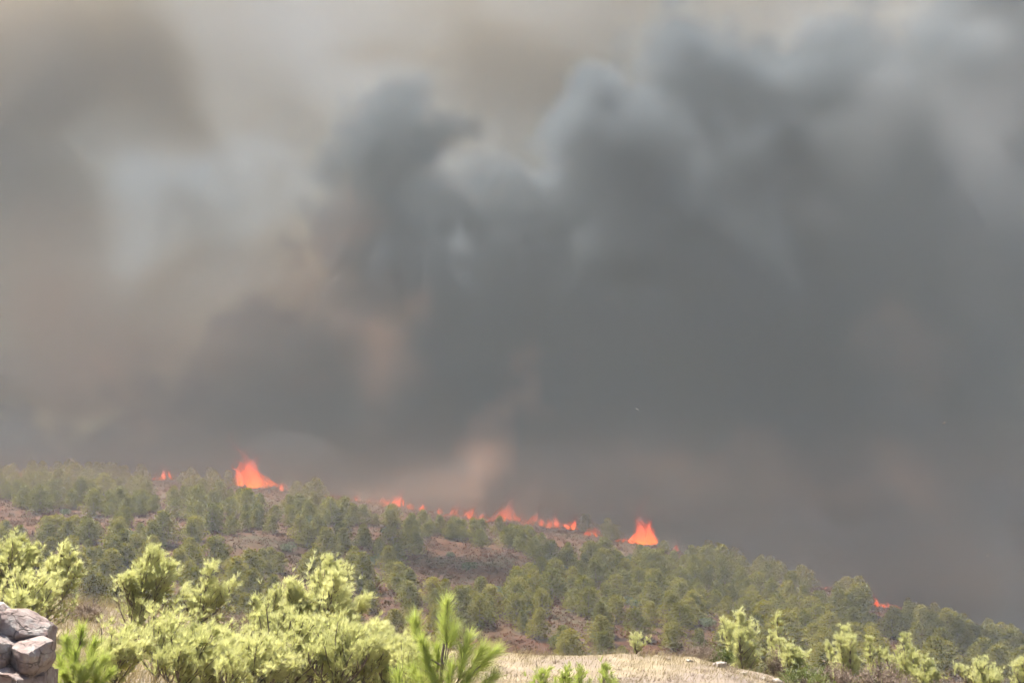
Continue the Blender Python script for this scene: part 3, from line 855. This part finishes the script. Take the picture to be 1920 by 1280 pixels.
BROWN = [
    puff(40, 800, 292, 260, 90, 24, .6), puff(260, 780, 292, 200, 100, 24, .6), puff(-200, 800, 290, 260, 140, 30, 1.0), puff(365, 320, 335, 45, 70, 26, .5), puff(300, 470, 335, 130, 70, 30, .6), puff(520, 380, 335, 60, 110, 30, .5),
    puff(350, 640, 285, 260, 110, 20, .5),
    puff(100, 100, 330, 320, 210, 44, 1.4), puff(330, 170, 330, 150, 110, 36, .7), puff(10, 370, 330, 150, 200, 40, .8),
    puff(230, 590, 330, 320, 140, 40, .7), puff(120, 740, 330, 300, 150, 40, .8), puff(600, 560, 335, 200, 140, 40, .6),
    puff(760, 30, 335, 160, 80, 36, .55), puff(620, 230, 335, 130, 130, 36, .5), puff(950, 200, 335, 190, 260, 40, .7),
    puff(1130, 120, 340, 190, 220, 40, .6), puff(1340, 60, 345, 200, 160, 40, .5), puff(800, 640, 330, 300, 200, 44, .9),
    puff(-250, 400, 335, 300, 400, 44, .9), puff(1750, 300, 345, 300, 300, 44, .7), puff(1300, 860, 258, 200, 80, 16, .6), puff(930, 760, 252, 45, 70, 8, .8), puff(880, 850, 250, 70, 60, 8, .8), puff(830, 880, 250, 60, 50, 8, .7),  # the small near puffs paint fire glow over the flames as brown smoke
]
m_grey = smoke_mat('grey_smoke', (0.145, 0.165, 0.183), 0.17)
m_brown = smoke_mat('brown_smoke', (0.34, 0.30, 0.255), 0.07, (0.045, 0.022, 0.0))
LO, HI = (-290, 180, -60), (290, 390, 245)
PALE = [puff(1340, 230, 236, 170, 100, 12, .6), puff(1640, 260, 236, 220, 170, 14, .8), puff(1880, 330, 238, 160, 260, 14, 1.0), puff(1900, 640, 238, 110, 170, 12, .8), puff(1500, 420, 236, 180, 90, 10, .6), puff(1740, 60, 238, 200, 120, 12, .8)]
REDDISH_GLOW = [puff(1330, 860, 230, 240, 90, 12, .75), puff(1650, 930, 226, 220, 110, 12, .6), puff(1720, 640, 238, 240, 150, 12, .6), puff(830, 880, 240, 110, 60, 9, .7), puff(962, 720, 244, 34, 60, 7, 1.7), puff(930, 780, 243, 40, 60, 7, 1.6), puff(885, 835, 242, 50, 60, 7, 1.3),
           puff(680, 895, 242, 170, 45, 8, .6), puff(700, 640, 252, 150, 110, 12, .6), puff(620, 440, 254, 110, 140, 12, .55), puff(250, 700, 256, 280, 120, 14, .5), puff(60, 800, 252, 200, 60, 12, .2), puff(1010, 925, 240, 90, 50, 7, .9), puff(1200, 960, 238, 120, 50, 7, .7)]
m_pale = smoke_mat('pale_smoke', (0.32, 0.325, 0.33), 0.024)
m_red_glow = smoke_mat('reddish_glow_smoke', (0.56, 0.36, 0.265), 0.05)  # warm smoke tint, with the fire's glow on the streaks put into the colour
smoke_volume('pale_smoke', PALE, (-20, 195, 0), (190, 275, 140), 3.0, m_pale, ((0.015, 50), (0.04, 40)), ((0.03, 1.8), (0.08, 1.6)), (0.12, 0.95, 1.0), 3,
             'pale grey smoke veils in front of the big right-hand billow')
smoke_volume('reddish_glow_smoke', REDDISH_GLOW, (-130, 195, -40), (130, 290, 75), 3.0, m_red_glow, ((0.015, 40), (0.05, 40)), ((0.03, 1.2), (0.09, 1.4)), (0.05, 0.9, 1.0), 4,
             'reddish brown smoke streaks above the flames, fire glow painted as their colour',
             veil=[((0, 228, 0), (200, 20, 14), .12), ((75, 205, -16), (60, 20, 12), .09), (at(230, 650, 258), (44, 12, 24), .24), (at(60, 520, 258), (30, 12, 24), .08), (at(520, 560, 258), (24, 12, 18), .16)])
smoke_volume('dark_smoke', GREY, LO, HI, 2.4, m_grey, ((0.012, 20), (0.03, 38), (0.075, 34)), ((0.022, 1.3), (0.05, 2.4), (.13, 1.6)), (0.36, 0.54, 1.0), 1,
             'dark grey smoke billowing up from the burning hillside')
smoke_volume('brown_smoke', BROWN, (-330, 230, -60), (330, 410, 245), 4.0, m_brown, ((0.012, 90), (0.035, 50)), ((0.02, 1.6), (0.06, 1.2)), (0.08, 0.8, 1.0), 2,
             'thin tan brown smoke drifting behind the dark billows',
             veil=[((0, 330, 110), (420, 36, 200), .52)])

# ------------------------------------------------------------------ hazy air around the camera and the whole place
hz, nt, out = new_mat('hazy_air')
pv = nt.nodes.new('ShaderNodeVolumePrincipled')
pv.inputs['Color'].default_value = (.84, .9, .95, 1)
pv.inputs['Density'].default_value = 0.00038
pv.inputs['Density Attribute'].default_value = ''
nt.links.new(pv.outputs[0], out.inputs['Volume'])
X, Y0, Y1, Z0, Z1 = 655, -75, 660, min(v.co.z for v in hill.data.vertices) - 1.0, 252
hv = [(-X, Y0, Z0), (X, Y0, Z0), (X, Y1, Z0), (-X, Y1, Z0), (-X, Y0, Z1), (X, Y0, Z1), (X, Y1, Z1), (-X, Y1, Z1)]
ho = mesh_obj('haze', hv, [(0, 3, 2, 1), (4, 5, 6, 7), (0, 1, 5, 4), (1, 2, 6, 5), (2, 3, 7, 6), (3, 0, 4, 7)], hz)
tag(ho, 'smoky hazy air between the ledge and the burning hill', 'haze', kind='stuff')

# ------------------------------------------------------------------ flakes of ash in the air
for j, (px, row, dd, lab) in enumerate(((1195, 767, 17, 'pale ash flake drifting before the dark smoke above the tall flame'), (1280, 626, 18, 'faint ash flake, highest in the dark smoke'),
                                        (1770, 793, 16, 'slanted ash flake in the smoke on the right'), (1852, 1041, 15, 'round ash flake low in the smoke near the right edge'))):
    s_ = 3.0 * dd / FPX
    v = [(-1.4, 0, 0), (-.5, .5, .35), (.6, .4, .3), (1.3, 0, .05), (.5, -.5, -.25), (-.6, -.45, -.2), (0, 0, .25)]
    o = mesh_obj('ash_flake', [(a * s_, b * s_, c * s_) for a, b, c in v], [(0, 5, 6), (5, 4, 6), (4, 3, 6), (3, 2, 6), (2, 1, 6), (1, 0, 6)], M['stone'])
    sol = o.modifiers.new('thickness', 'SOLIDIFY'); sol.thickness = s_ * .15
    o.location = at(px, row, dd); o.rotation_euler = (.3 * j, .4, j * 1.1)
    tag(o, lab, 'ash', 'ash flakes in the air')

# look-alikes under one landmark are told apart by their order from the left
ORD = ('leftmost', 'second from left', 'third from left', 'fourth from left', 'fifth from left', 'sixth from left', 'seventh from left', 'eighth from left', 'ninth from left', 'tenth from left', 'eleventh from left', 'twelfth from left', 'thirteenth from left', 'fourteenth from left')
same = {}
for o in COL.objects:
    if o.parent is None and o.get('group') in ('pines on the burning hillside', 'round shrubs on the burning hillside'):
        same.setdefault(o['label'], []).append(o)
for lab, os_ in same.items():
    if len(os_) < 2: continue
    os_.sort(key=lambda o: o.location.x / o.location.y)
    for k, o in enumerate(os_):
        if k < len(ORD): o['label'] = lab + ', ' + ORD[k]
